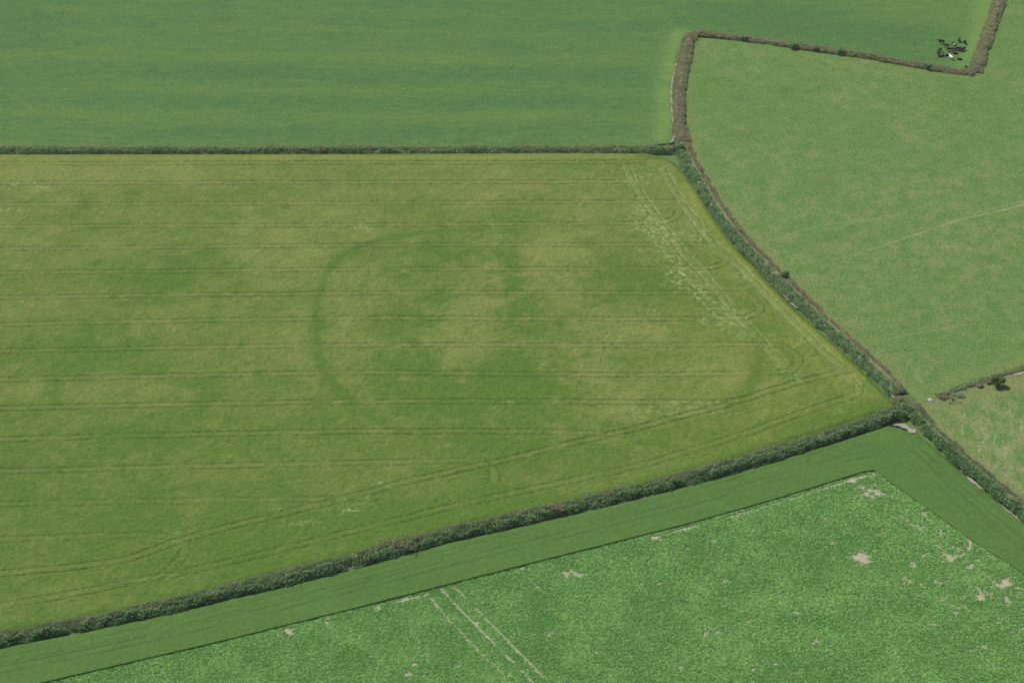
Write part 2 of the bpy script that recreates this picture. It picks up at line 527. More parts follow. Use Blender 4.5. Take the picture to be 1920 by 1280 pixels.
for r, (lst, s) in enumerate(zip(rows, strength)):
    p = spline(pts(lst, ZB), 0.6)
    nn = normals2(p)
    L = len(p)
    u = np.arange(L) * 0.6
    wob = 0.16 * (vnoise(u / 3.0, u * 0 + r, 5) - 0.5) * 2
    p = p + nn * wob[:, None]
    brk = np.clip(0.25 + 1.5 * vnoise(u / 5, u * 0 + 7.7 * r, 12), 0.35, 1.0) * s
    for sd in (-1.05, 1.05):
        b2 = np.clip(brk * (0.7 + 0.6 * vnoise(u / 1.2, u * 0 + sd * 9 + r, 91)), 0, 1)
        F.line(rut, p + nn * sd, 0.18, b2)
    if r in (14, 15):
        for sd in (-1.35, -.5, .5, 1.4):
            F.line(lodge, p + nn * sd, .26, .42 * np.clip(1.5 * vnoise(u / 2.5, u * 0 + sd * 3, 17) - .2, 0, 1))
    # bruised paler crop beside and between wheelings
    mid = np.zeros(X.shape)
    F.line(mid, p, 1.3, 0.17 * s)
    straw += mid * (0.4 + 1.2 * fbm(X / 4, Y / 1.5, 61 + r, 2))
# wind-laid crop
lodge_area = np.zeros(X.shape)
for px, py, rx, ry, a in [(1205, 395, 16, 12, 1), (1222, 425, 22, 14, 1.1), (1240, 450, 22, 12, .9), (1258, 480, 18, 12, .9), (1275, 510, 22, 12, 1.1), (1295, 535, 24, 12, 1.0), (1320, 555, 22, 10, .8),
                          (1345, 580, 26, 12, .8), (1362, 604, 24, 12, .9), (1385, 625, 14, 10, .45), (1300, 440, 16, 12, .8), (1205, 335, 22, 12, .35), (1165, 338, 30, 5, .5), (1390, 520, 14, 14, .5), (1250, 325, 20, 10, .3),
                          (1300, 400, 18, 14, .35), (665, 946, 22, 8, .55), (640, 955, 40, 6, .35), (718, 905, 10, 4, .9), (1510, 640, 12, 8, .5), (1500, 712, 8, 8, .7), (1335, 465, 10, 10, .5),
                          (672, 426, 14, 4, .9), (955, 751, 6, 4, .8), (1040, 752, 6, 4, .8), (930, 765, 10, 4, .5), (400, 800, 8, 4, .2), (910, 860, 14, 8, .4), (1300, 755, 60, 8, .35), (1240, 770, 60, 8, .35),
                          (70, 354, 14, 4, .8), (30, 345, 12, 4, .6), (340, 349, 8, 3, .7), (380, 352, 8, 3, .6), (120, 372, 12, 4, .5), (20, 392, 14, 4, .6), (180, 395, 12, 4, .5), (470, 392, 12, 4, .5),
                          (555, 345, 12, 3, .5), (625, 385, 10, 3, .5), (970, 350, 8, 3, .6), (320, 475, 18, 4, .35), (570, 980, 20, 6, .4), (520, 955, 24, 5, .45), (320, 1010, 20, 8, .4), (1570, 770, 8, 5, .6), (1430, 780, 10, 8, .3)]:
    F.blob(lodge_area, px, py, rx, ry, a, 0.7)
ca, sa = math.cos(0.35), math.sin(0.35)
str_ = np.maximum(fbm((X * ca + Y * sa) / .55, (-X * sa + Y * ca) / 1.1, 40, 3), fbm((X * ca - Y * sa) / 1.0, (X * sa + Y * ca) / .6, 47, 3) - .03)
lodge[:] = lodge * 1.2 + np.clip(lodge_area * 1.5, 0, 1.3) * np.clip((str_ - 0.56) * 6, 0, 1)
lodge[:] = np.clip(lodge * 0.65, 0, .62)
straw[:] = np.clip(straw, 0, 1)
yel[:] = np.clip(yel, 0, .8)
F.height += (rng.random(X.shape) - 0.5) * 0.14 + 0.30 * (fbm(X / .9, Y / 1.2, 8, 3) - 0.5) - 0.30 * rut - 0.15 * lodge
rut[:] = np.clip(rut * 0.58, 0, 1)
foot = np.zeros(X.shape)
for e_ in (east, south, [(-300, 286), (640, 285), (1200, 284), (1262, 300)]):
    F.line(foot, spline(pts(e_, ZB), 1), 1.0, 1.0)
F.height = F.height * (1 - foot) + .04 * foot
tag(F.build("barley_crop", M_barley, 0.2), "ripening barley field with tramlines and a faint green ring mark in it", "barley field", kind="stuff")

# --- ley / silage field at the back ---------------------------------
ZL = 0.22
north = [(1262, 268), (1262, 212), (1262, 160), (1277, 103), (1296, 64), (1316, 60), (1417, 73), (1523, 90), (1647, 109), (1736, 126), (1822, 136), (1834, 103), (1849, 53), (1866, 0), (1888, -70)]
F = Field(pts([(-400, 276), (640, 276), (1200, 274)] + north + [(-400, -70)], ZL), 0.5, 0.4, ZL)
X, Y = F.X, F.Y
band, edge = F.layer("band"), F.layer("edge")
band += 0.30 + 0.45 * (fbm(X / 38, Y / 9, 4, 4) - 0.5) + 0.75 * (fbm(X / 5 + Y / 7, Y / 1.7 - X / 30, 14, 4) - 0.5) + .3 * (fbm(X / 1.4, Y / 1.6, 24, 2) - .5)
for lst, w, a in [([(-400, 225), (0, 214), (300, 215), (640, 221), (1000, 215), (1200, 222)], 3.8, .42), ([(-400, 172), (0, 163), (300, 168), (640, 172), (900, 160), (1200, 168)], 3.2, .30),
                  ([(-400, 110), (0, 100), (300, 103), (640, 114), (1000, 112), (1200, 116)], 4.2, .42), ([(-400, 60), (0, 46), (250, 52), (640, 56), (1000, 66), (1200, 75)], 3.0, .22),
                  ([(-400, 10), (300, 18), (800, 25), (1250, 30)], 3, .16)]:
    t = np.zeros(X.shape)
    F.line(t, spline(pts(lst, ZL), 2), w, a)
    band += t * .58 * np.clip(2.6 * fbm(X / 26, Y / 6, 66 + int(w * 10), 3) - .3, 0, 1.6)
for px, py, rx, ry, a in [(500, 138, 300, 14, -.25), (1000, 140, 250, 14, -.2), (300, 192, 300, 10, -.22), (950, 190, 300, 12, -.2), (500, 250, 600, 14, -.15), (1400, 30, 160, 20, -.2), (1560, 60, 200, 20, -.28), (1700, 20, 100, 22, .35), (1790, 40, 40, 30, .35), (1830, 10, 30, 30, .35), (300, 40, 120, 18, -.12), (60, 40, 80, 50, -.2)]:
    F.blob(band, px, py, rx, ry, a, 0.3)
F.line(edge, spline(pts([(1240, 262), (1248, 212), (1248, 160), (1262, 103), (1275, 60)], ZL), 1), 3.2, .75)
F.line(edge, spline(pts([(1190, 266), (1252, 264)], ZL), 1), 2, .3)
F.line(edge, spline(pts([(1806, 120), (1822, 90), (1836, 45), (1856, -20)], ZL), 1), 3.5, .7)
edge *= 0.45 + 0.9 * fbm(X / 5, Y / 5, 71, 3)
band[:] = np.clip(band, 0, 1)
F.height += (rng.random(X.shape) - 0.5) * 0.08 + 0.22 * (fbm(X / 7 + Y / 20, Y / 1.8, 15, 3) - 0.5)
tag(F.build("ley_grass", M_ley, 0.4), "smooth green ley grass with soft light and dark bands beyond the straight hedge", "grass field", kind="stuff")

# --- large pasture to the right --------------------------------------
past = [(1305, 70), (1417, 80), (1523, 96), (1647, 114), (1736, 131), (1828, 141), (1838, 130), (1850, 99), (1868, 53), (1885, 0), (1905, -70), (2250, -70), (2250, 590), (1920, 693), (1854, 712), (1768, 740), (1722, 757),
        (1690, 722), (1637, 672), (1573, 618), (1519, 568), (1462, 510), (1395, 440), (1346, 378), (1311, 315), (1293, 265), (1285, 212), (1285, 159), (1296, 106)]


def rough_field(poly, seed):
    F = Field(pts(poly, 0.03), 0.4, 0.33, 0.03)
    X, Y = F.X, F.Y
    d, t, k = F.layer("dry"), F.layer("track"), F.layer("rank")
    d += np.clip(0.45 + 1.6 * (fbm(X / 16, Y / 14, seed, 4) - 0.5), 0, 1)
    F.height += (rng.random(X.shape) - 0.5) * 0.07 + 0.16 * (fbm(X / 1.3, Y / 1.3, seed + 5, 3) - 0.5)
    return F, d, t, k


F, d, t, k = rough_field(past, 21)
for px, py, rx, ry, a in [(1640, 500, 150, 50, .35), (1800, 480, 110, 40, .4), (1560, 470, 80, 40, .3), (1450, 460, 60, 60, .25), (1600, 590, 60, 70, .3), (1780, 600, 120, 50, .15), (1640, 380, 90, 30, .15),
                          (1660, 150, 60, 12, .35), (1680, 190, 90, 14, .25), (1450, 170, 120, 60, -.35), (1850, 200, 70, 60, -.25), (1330, 150, 40, 90, -.25), (1480, 310, 60, 20, .15), (1500, 390, 120, 20, .2), (1350, 330, 30, 40, .3), (1880, 450, 60, 60, .3), (1700, 700, 60, 20, .35)]:
    F.blob(d, px, py, rx, ry, a, .5)
np.clip(d, 0, 1, d)
tr = spline(pts([(1582, 482), (1640, 466), (1690, 449), (1740, 432), (1800, 412), (1860, 399), (1920, 384), (2100, 345)]), 0.8)
nn = normals2(tr)
L = len(tr)
amp = np.interp(np.arange(L), [0, L * .15, L], [.1, .55, .6]) * (0.35 + 1.1 * vnoise(np.arange(L) / 4.0, np.arange(L) * 0.0, 3))
F.line(t, tr, 0.28, np.clip(amp, 0, .85))
F.line(t, tr + nn * 1.7, 0.28, np.clip(amp * .75 * np.interp(np.arange(L), [0, L * .3, L], [0, .2, 1]), 0, .8))
for lst in [[(1545, 430), (1600, 420), (1680, 402), (1760, 380)], [(1640, 640), (1720, 625), (1800, 610)], [(1430, 455), (1530, 425), (1640, 410)]]:
    F.line(t, spline(pts(lst), 1), .25, .22)
F.line(k, spline(pts([(1300, 268), (1318, 314), (1352, 376), (1402, 438), (1470, 508), (1526, 566), (1580, 616), (1645, 670), (1700, 722)]), 1), 1.6, .55)
F.line(k, spline(pts([(1860, 714), (1770, 742), (1735, 752)]), 1), 2, .6)
F.line(k, spline(pts([(1700, 735), (1760, 722), (1830, 700), (1920, 678)]), 1), 1.6, .45)
F.line(k, spline(pts([(1830, 146), (1780, 141), (1600, 116)]), 1), 1.5, .5)
F.line(k, spline(pts([(1302, 268), (1292, 212), (1292, 150), (1304, 90)]), 1), 1.4, .35)
tag(F.build("pasture_grass", M_pasture), "grazed green pasture with dry patches and a pale wheel track on the right", "pasture", kind="stuff")
past_field = F

low = [(1724, 754), (1768, 736), (1856, 709), (1920, 688), (2250, 590), (2250, 1200), (2050, 1070), (1918, 952), (1851, 905), (1823, 864), (1789, 834), (1763, 809), (1744, 790), (1720, 765)]
F, d, t, k = rough_field(low, 83)
F.height -= .02
d += 1.0
for px, py, rx, ry, a in [(1880, 840, 70, 60, .4), (1850, 760, 60, 25, .1), (1800, 790, 30, 40, -.2)]:
    F.blob(d, px, py, rx, ry, a, .5)
np.clip(d, 0, 1.9, d)
F.line(k, spline(pts([(1768, 795), (1800, 830), (1840, 865), (1900, 920)]), 1), 1.5, .6)
F.line(k, spline(pts([(1740, 760), (1800, 748), (1880, 724), (1990, 686)]), 1), 3.5, .9)
F.line(k, spline(pts([(1745, 775), (1760, 800)]), 1), 2.0, .8)
for _ in range(26):
    a, b = 1790 + 180 * rng.random(), 750 + 190 * rng.random()
    F.line(t, pts([(a, b), (a + rng.normal(0, 4), b + 6 + 14 * rng.random())]), .2, .5)
tag(F.build("meadow_grass", M_pasture), "paler streaky pasture in the corner at the right edge", "pasture", kind="stuff")

# --- dark crop strip round the beet ---------------------------------
ZS = 0.36
h6_near = [(-300, 1271), (0, 1211), (252, 1161), (640, 1069), (808, 1023), (1040, 969), (1280, 911), (1488, 851), (1600, 816), (1664, 796)]
soil_tri = [(1678, 799), (1715, 812)]
h7_near = [(1722, 813), (1744, 831), (1786, 868), (1818, 896), (1879, 946), (1922, 979), (2100, 1130)]
inner = [(2100, 1190), (1918, 1072), (1824, 1013), (1750, 960), (1666, 899), (1641, 881), (1616, 885), (1448, 937), (1280, 984), (1009, 1052), (825, 1099), (640, 1146), (400, 1205), (77, 1280), (-300, 1368)]
F = Field(pts(h6_near + soil_tri + h7_near + inner, ZS * 0.8), 0.3, 0.3, ZS)
X, Y = F.X, F.Y
blue, rut = F.layer("blue"), F.layer("rut")
blue += np.clip(0.5 * fbm(X / 12 + Y / 6, Y / 3, 5, 4), 0, 1)
for px, py, rx, ry, a in [(1620, 850, 120, 14, .3), (1780, 930, 60, 40, .3), (1250, 960, 160, 16, .2), (700, 1080, 150, 18, .2)]:
    F.blob(blue, px, py, rx, ry, a, .4)
blue[:] = np.clip(blue, 0, .9)
for lst, a in [([(-300, 1320), (0, 1256), (300, 1192), (640, 1108), (825, 1060), (1040, 1006), (1280, 946), (1488, 886), (1590, 858), (1640, 850)], .5),
               ([(-300, 1300), (0, 1238), (300, 1174), (640, 1090), (825, 1040), (1040, 988), (1280, 930), (1488, 868), (1600, 832)], .35),
               ([(1725, 845), (1800, 915), (1880, 985), (1960, 1050), (2100, 1150)], .5), ([(1710, 838), (1770, 880), (1840, 935), (1920, 1000), (2100, 1140)], .35), ([(1690, 830), (1760, 900), (1830, 970), (1920, 1040)], .3)]:
    p = spline(pts(lst, ZS), .8)
    u = np.arange(len(p)) * .8
    nn = normals2(p)
    for sd in (-.95, .95):
        F.line(rut, p + nn * sd, .22, a * np.clip(1.6 * vnoise(u / 6, u * 0 + sd * 5 + lst[0][1], 9) - .1, .1, 1))
F.height += (rng.random(X.shape) - .5) * .09 + .08 * (fbm(X / 2, Y / 2, 6, 3) - .5) - .25 * rut
foot = np.zeros(X.shape)
for e_ in (h6_near + soil_tri, h7_near):
    F.line(foot, spline(pts(e_, ZS * .8), 1), .7, 1.0)
F.height = F.height * (1 - foot) + .04 * foot
tag(F.build("wheat_crop", M_strip, 0.34), "dark green standing crop strip between the hedge and the beet field", "wheat crop", kind="stuff")

# --- beet field ------------------------------------------------------
beet = [(a, b - 5) for a, b in [(2100, 1186), (1918, 1080), (1824, 1021), (1750, 968), (1666, 907), (1641, 888), (1616, 892), (1448, 944), (1280, 991), (1009, 1059), (825, 1106), (640, 1153), (400, 1212), (77, 1288), (-100, 1330), (-100, 1480), (2100, 1480)]]
BP = pts(beet, 0.0)
F = Field(BP, 0.3, 0.3, 0.02)
X, Y = F.X, F.Y
soil = F.layer("soil")
for lst, a in [([(800, 1112), (811, 1127), (850, 1172), (892, 1216), (956, 1280), (1030, 1370)], .8), ([(825, 1103), (858, 1139), (925, 1206), (999, 1280), (1080, 1370)], 1), ([(850, 1100), (882, 1132), (962, 1213), (1028, 1280), (1110, 1370)], .95),
               ([(1713, 984), (1740, 1004), (1767, 1025)], .6), ([(1811, 1051), (1831, 1065), (1875, 1102)], .8), ([(299, 1253), (316, 1280), (350, 1340)], .6), ([(906, 1124), (950, 1114)], .45), ([(990, 1090), (1010, 1104), (1030, 1118)], .4)]:
    p = spline(pts(lst), .5)
    u = np.arange(len(p)) * .5
    F.line(soil, p, .30, a * np.clip(1.5 * vnoise(u / 2.2, u * 0 + lst[0][0], 4) + .3, .4, 1))
p = spline(pts([(1821, 1008), (1818, 1024), (1812, 1034), (1797, 1046), (1777, 1053)]), .5)
F.line(soil, p, .36, np.clip(1.7 * vnoise(np.arange(len(p)) / 2.5, np.zeros(len(p)), 6) - .05, .2, .9))
p = spline(pts([(2100, 1190), (1918, 1083), (1824, 1024), (1750, 971), (1666, 909), (1641, 890), (1616, 894), (1448, 946), (1280, 993), (1009, 1061), (825, 1108), (640, 1155), (400, 1214)]), .5)
u = np.arange(len(p)) * .5
corner = np.argmin(np.linalg.norm(p - np.array(survey(1641, 890)), axis=1))
F.line(soil, p, .34, np.where(np.arange(len(p)) < corner, np.clip(1.6 * vnoise(u / 3, u * 0, 45) - 1.0, 0, .6), np.clip(2.2 * vnoise(u / 6, u * 0, 44) - .9, 0, .9) + np.where(p[:, 0] > survey(1270, 990)[0], .5, 0)))
for px, py, rx, ry, a in [(972, 1063, 12, 5, 1.3), (1228, 1008, 8, 4, 1.1), (1240, 1012, 14, 3, .8), (1105, 1030, 10, 3, .9), (707, 1139, 6, 8, .9), (761, 1122, 6, 8, .8), (797, 1115, 5, 6, .7), (1006, 1099, 5, 3, .6), (1025, 1142, 5, 3, .6),
                          (1093, 1156, 6, 3, .8), (1030, 1187, 5, 5, .9), (1112, 1073, 6, 3, .6), (1181, 1230, 5, 4, .7), (1137, 1265, 7, 4, .7), (1275, 1250, 7, 7, .7), (1616, 1043, 19, 9, 1.6), (1357, 1089, 6, 6, 1), (1458, 1117, 5, 4, .9), (1446, 1106, 4, 3, .6),
                          (1560, 1018, 5, 4, .9), (1602, 934, 6, 6, .8), (1646, 925, 10, 5, 1.1), (1616, 914, 10, 4, .9), (1600, 902, 9, 6, .9), (1636, 932, 8, 6, .8), (1665, 928, 8, 4, .6), (1640, 910, 10, 5, .6), (1730, 966, 7, 5, 1), (1754, 965, 9, 4, .8),
                          (1741, 975, 5, 3, .7), (1760, 994, 8, 4, .8), (1700, 974, 7, 5, .7), (1688, 970, 6, 4, .5), (1763, 1006, 5, 4, .6), (1777, 1004, 6, 4, .6), (1795, 1030, 6, 6, .7), (1764, 1041, 8, 5, .6), (1888, 1092, 7, 9, 1), (1878, 1098, 9, 7, 1),
                          (1838, 1122, 8, 7, .7), (1807, 1117, 6, 5, .6), (1836, 1142, 5, 4, .6), (1858, 1112, 6, 5, .6), (1681, 1161, 7, 5, .8), (1697, 1082, 7, 4, .7), (1871, 1167, 7, 5, .9), (1844, 1213, 7, 6, 1), (1822, 1220, 9, 4, .9), (1905, 1191, 7, 5, .6),
                          (1485, 1258, 7, 5, .6), (1515, 1214, 6, 5, .6), (1560, 1213, 6, 4, .6), (1471, 1183, 6, 7, .6), (1630, 1105, 4, 3, .6), (1590, 1117, 5, 3, .6), (537, 1181, 6, 6, .9), (591, 1162, 10, 4, .9), (1288, 1029, 6, 3, .7), (1336, 1015, 10, 5, .6),
                          (1360, 1010, 5, 3, .6), (1355, 1031, 4, 3, .6), (1212, 1085, 4, 3, .5), (1918, 1178, 6, 6, .8), (1886, 1120, 5, 8, .5), (725, 1160, 5, 3, .6), (672, 1190, 8, 3, .5), (1700, 1235, 4, 3, .5), (1420, 1150, 4, 3, .3)]:
    F.blob(soil, px, py, rx * .68, ry * .68, a, .9)
soil += np.clip((fbm(X / 3.2, Y / 3.2, 19, 4) - .735) * 7, 0, .8)
bx, by = survey(1790, 1060)
cx2, cy2 = survey(1632, 915)
nearedge = np.exp(-(((X - bx) / 16) ** 2 + ((Y - by) / 22) ** 2)) + .9 * np.exp(-(((X - cx2) / 5) ** 2 + ((Y - cy2) / 6) ** 2))
soil += nearedge * np.clip((fbm(X / 1.8, Y / 1.8, 29, 3) - .615) * 7, 0, .8)
soil[:] = np.clip(soil, 0, 1)
F.height += (rng.random(X.shape) - .5) * .05
tag(F.build("beet_ground", M_beetground), "leafy beet ground with pale bare soil patches and lines", kind="structure")

# beet plants in drilled rows
e0, e1 = np.array(survey(858, 1139)), np.array(survey(999, 1280))
ud = (e1 - e0) / np.linalg.norm(e1 - e0)
vd = np.array([-ud[1], ud[0]])
c0 = BP.mean(0)
uu, vv = np.meshgrid(np.arange(-170, 170, .30), np.arange(-170, 170, .38))
uu = uu + rng.normal(0, .09, uu.shape)
vv = vv + rng.normal(0, .06, vv.shape)
P = c0 + uu.ravel()[:, None] * ud + vv.ravel()[:, None] * vd
view = (P[:, 1] > survey(960, 1345)[1]) & inside(BP, P[:, 0], P[:, 1]) & (P[:, 0] > survey(-60, 1280)[0]) & (P[:, 0] < survey(2010, 1150)[0])
P = P[view]
ii = np.clip(((P[:, 0] - F.xs[0]) / F.dx).astype(int), 0, len(F.xs) - 1)
jj = np.clip(((P[:, 1] - F.ys[0]) / F.dy).astype(int), 0, len(F.ys) - 1)
P = P[rng.random(len(P)) > soil[jj, ii] * 1.35 + .02]
vig = fbm(P[:, 0] / 6, P[:, 1] / 6, 88, 3)

lv, lf = [], []
for i in range(7):
    a = i * 2.4 + .3
    ln, w = .25 + .05 * math.sin(i * 3.1), .105
    ca, sa = math.cos(a), math.sin(a)
    b0 = len(lv)
    for r_, z_, ww in ((.03, .03, .03), (.55, .17 + .04 * (i % 3), 1.0), (1.0, .15 - .03 * (i % 2), .4)):
        for s_ in (-1, 1):
            lx, ly = ln * r_, w * ww * s_
            lv.append((lx * ca - ly * sa, lx * sa + ly * ca, z_))
    lf += [(b0, b0 + 1, b0 + 3, b0 + 2), (b0 + 2, b0 + 3, b0 + 5, b0 + 4)]
plant_me = bpy.data.meshes.new("beet_plant_leaves")
plant_me.from_pydata(lv, [], lf)
plant_me.materials.append(M_beet)
plant = bpy.data.objects.new("beet_plant_leaves", plant_me)     # source for the scatter, not part of the scene itself

pm = bpy.data.meshes.new("beet_crop")
pm.vertices.add(len(P))
pm.vertices.foreach_set("co", np.column_stack([P, np.full(len(P), .02)]).astype(np.float32).ravel())
for nm, dat in (("tint", np.clip(rng.beta(1.2, 1.5, len(P)) + .5 * (vig - .45), 0, 1)), ("size", .66 + .34 * rng.random(len(P)) + .5 * (vig - .5)), ("turn", rng.random(len(P)) * 6.283)):
    at = pm.attributes.new(nm, 'FLOAT', 'POINT')
    at.data.foreach_set("value", dat.astype(np.float32))
pm.materials.append(M_beet)
bo = bpy.data.objects.new("beet_crop", pm)
col.objects.link(bo)
tag(bo, "bright green leafy beet plants covering the near field", "beet crop", kind="stuff")
gt = bpy.data.node_groups.new("beet_scatter", 'GeometryNodeTree')
gt.interface.new_socket("Geometry", in_out='INPUT', socket_type='NodeSocketGeometry')
gt.interface.new_socket("Geometry", in_out='OUTPUT', socket_type='NodeSocketGeometry')
gi, go = gt.nodes.new('NodeGroupInput'), gt.nodes.new('NodeGroupOutput')
m2p, iop, oi = gt.nodes.new('GeometryNodeMeshToPoints'), gt.nodes.new('GeometryNodeInstanceOnPoints'), gt.nodes.new('GeometryNodeObjectInfo')
oi.inputs['Object'].default_value = plant
oi.inputs['As Instance'].default_value = True


def gattr(nm):
    a = gt.nodes.new('GeometryNodeInputNamedAttribute')
    a.data_type = 'FLOAT'
    a.inputs['Name'].default_value = nm
    return a.outputs[0]


cx_ = gt.nodes.new('ShaderNodeCombineXYZ')
gl = gt.links.new
gl(gattr("turn"), cx_.inputs[2])
gl(gi.outputs[0], m2p.inputs['Mesh'])
gl(m2p.outputs[0], iop.inputs['Points'])
gl(oi.outputs['Geometry'], iop.inputs['Instance'])
gl(cx_.outputs[0], iop.inputs['Rotation'])
gl(gattr("size"), iop.inputs['Scale'])
gl(iop.outputs[0], go.inputs[0])
md = bo.modifiers.new("scatter", 'NODES')
md.node_group = gt


# ------------------------------------------------------------------ hedges
def cards(P, size, flat=0.0, up=0.0, long=1.0, seed=0):
    """leaf-sized folded quads at points P; flat favours facing up, up makes standing blades"""
    r = np.random.default_rng(seed)
    N = len(P)
    d = r.normal(size=(N, 3))
    d[:, 2] = np.abs(d[:, 2]) + flat
    d /= np.linalg.norm(d, axis=1)[:, None]
    a = np.cross(d, r.normal(size=(N, 3)))
    if up:
        a = a * (1 - up) + np.array([0, 0, 1.0]) * up + r.normal(0, .25, (N, 3)) * up
        d = np.cross(a, r.normal(size=(N, 3)))
        d /= np.linalg.norm(d, axis=1)[:, None] + 1e-9
    a /= np.linalg.norm(a, axis=1)[:, None] + 1e-9
    b = np.cross(d, a)
    s = (size * (.6 + .8 * r.random(N)))[:, None] if np.ndim(size) else size * (.6 + .8 * r.random(N))[:, None]
    la, lb = a * s * long, b * s * .62
    v = np.stack([P - la, P + lb + d * s * .2, P + la, P - lb + d * s * .2], 1).reshape(-1, 3)
    f = np.arange(4 * N).reshape(N, 4)
    return v, f


def bank_mesh(path, half, height, seed, top=0.45):
    """rounded uneven bank swept along a path"""
    nn = normals2(path)
    m = 9
    q = np.linspace(-1, 1, m)
    prof = np.clip((1 - np.abs(q)) / (1 - top), 0, 1)
    prof = prof ** .8
    V = []
    for i, (p, k) in enumerate(zip(path, nn)):
        w = half * (.9 + .25 * vnoise(np.array([i * .12]), np.array([0.5]), seed)[0])
        hh = height * (.85 + .3 * vnoise(np.array([i * .2]), np.array([3.5]), seed)[0])
        hh *= min(1.0, .12 + min(i, len(path) - 1 - i) / 5.0)
        for a, b in zip(q, prof):
            jit = rng.normal(0, .06)
            V.append((p[0] + k[0] * (a * w + jit), p[1] + k[1] * (a * w + jit), -.1 + (hh + .1) * b + (rng.normal(0, .05) if b > 0 else 0)))
    n_ = len(path)
    idx = np.arange(n_ * m).reshape(n_, m)
    f = np.stack([idx[:-1, :-1], idx[1:, :-1], idx[1:, 1:], idx[:-1, 1:]], -1).reshape(-1, 4)
    return np.array(V), f


def along(path, u):
    s = np.r_[0, np.cumsum(np.linalg.norm(np.diff(path, axis=0), axis=1))]
    nn = normals2(path)
    p = np.column_stack([np.interp(u, s, path[:, k]) for k in (0, 1)])
    k = np.column_stack([np.interp(u, s, nn[:, k]) for k in (0, 1)])
    return p, k


def hedge(label, px, half, bank_h, specs, seed, group="hedgebanks between the fields"):
    """specs: (part name, material, cards per metre, offset range in half-widths (+ = left of travel), height range, card size, cover, blade)"""
    path = spline(pts(px), 0.5)
    o = empty("hedgerow", (path[len(path) // 2][0], path[len(path) // 2][1], 0))
    base = np.array(o.location)
    tag(o, label, "hedgerow", group)
    v, f = bank_mesh(path, half * .88, bank_h, seed)
    link_mesh("bank", v - base, f, M_bank, o)
    Ltot = np.linalg.norm(np.diff(path, axis=0), axis=1).sum()
    r = np.random.default_rng(seed)
    for k, (nm, mat, dens, (o0, o1), (z0, z1), size, cover, blade) in enumerate(specs):
        N, size = int(Ltot * dens * 1.5), size * .8
        u = r.random(N) * Ltot
        q = r.random(N)
        off = o0 + (o1 - o0) * q
        # clumps: gaps along and across the hedge
        off = off * (.70 + .38 * vnoise(u / 1.7, np.sign(off) * 4.0 + seed, seed + 3) + .32 * vnoise(u / 6.5, np.sign(off) * 3.0 + seed, seed + 4))
        cl = fbm(u / 2.6, off * 1.5 + seed, seed + 13 * k, 3)
        keep = cl > np.quantile(cl, 1 - cover)
        u, off, cl, q = u[keep], off[keep], cl[keep], q[keep]
        p, nrm = along(path, u)
        lump = fbm(u / 1.3, off * 2.2 + 9, seed + 5, 2)
        arch = np.clip(1 - (2 * q - 1) ** 2 * .9, 0, 1) ** .7 * np.clip(.25 + np.minimum(u, Ltot - u) / 2.5, 0, 1)
        top = z0 + (z1 - z0) * arch * (.22 + .80 * lump + .36 * vnoise(u / 5.0, u * 0 + seed, seed + 6))
        z = top * (1 - .55 * r.random(len(u)) ** 2.2)
        P3 = np.column_stack([p + nrm * (off * half)[:, None], z])
        P3[:, :2] += r.normal(0, .12, (len(u), 2))
        if blade:
            vv_, ff = cards(P3, size, up=.75, long=1.5, seed=seed + k)
        else:
            vv_, ff = cards(P3, size, flat=.8, seed=seed + k)
        tint = np.clip(r.beta(1.8, 2.2, len(u)) * .75 + .7 * (lump - .4), 0, 1)
        ob = link_mesh(nm, vv_ - base, ff, mat, o, {"tint": np.repeat(tint, 4)})
        ob["kind"] = "stuff"
    return o


LEAF, DRY, RANK, BRK = M_leaf, M_dry, M_rank, M_bracken
# straight hedge behind the barley (travel left to right: + is the far side)
hedge("long straight clipped hedge between the barley and the far green field", [(-320, 286), (0, 285.5), (640, 285), (1000, 284.5), (1240, 283), (1266, 281)], 1.35, .7,
      [("foliage", LEAF, 90, (-1.25, .4), (.2, 1.6), .22, .85, False), ("dry_grass", DRY, 70, (-.3, 1.2), (.4, 1.6), .20, .8, True), ("rank_grass", RANK, 16, (-1.25, -.9), (.15, .6), .2, .7, True)], 101)
# brown bank running up to the far corner (travel upwards: + is the left side)
hedge("broad brown grassy bank running up between the ley and the pasture", [(1281, 268), (1275, 238), (1273, 205), (1274, 160), (1284, 105), (1291, 80), (1299, 64)], 1.75, 1.0,
      [("dry_grass", DRY, 130, (-1, 1), (.5, 1.35), .21, .9, True), ("foliage", LEAF, 42, (-.9, .9), (.5, 1.3), .20, .4, False), ("bracken", BRK, 26, (-.8, .8), (.6, 1.3), .2, .4, False), ("bleached_grass", DRY, 14, (1.0, 1.3), (.1, .4), .16, .9, True)], 102)
# green and brown bank curving down to the junction (travel down: + is the right-hand, pasture side)
hedge("green and brown hedgebank curving down between the barley and the pasture", [(1279, 270), (1285, 287), (1306, 327), (1337, 380), (1372, 430), (1396, 458), (1437, 500), (1480, 542), (1524, 586), (1577, 634), (1646, 697), (1686, 738)], 2.05, .85,
      [("foliage", LEAF, 115, (-1.15, .25), (.2, 1.6), .22, .93, False), ("dry_grass", DRY, 70, (.15, 1.0), (.4, 1.1), .2, .85, True), ("bracken", BRK, 22, (.2, .9), (.5, 1.15), .2, .5, False), ("rank_grass", RANK, 22, (-1.25, -.85), (.1, .6), .2, .75, True)], 103)
hedge("brown grassy bank running right along the top of the pasture", [(1299, 64), (1340, 68), (1417, 77), (1523, 93), (1647, 111.5), (1736, 128), (1800, 136), (1824, 138)], 1.5, .95,
      [("dry_grass", DRY, 115, (-1, 1), (.45, 1.35), .21, .9, True), ("foliage", LEAF, 42, (-1, .6), (.5, 1.3), .20, .42, False), ("bracken", BRK, 26, (-.7, .9), (.6, 1.3), .2, .45, False)], 104)
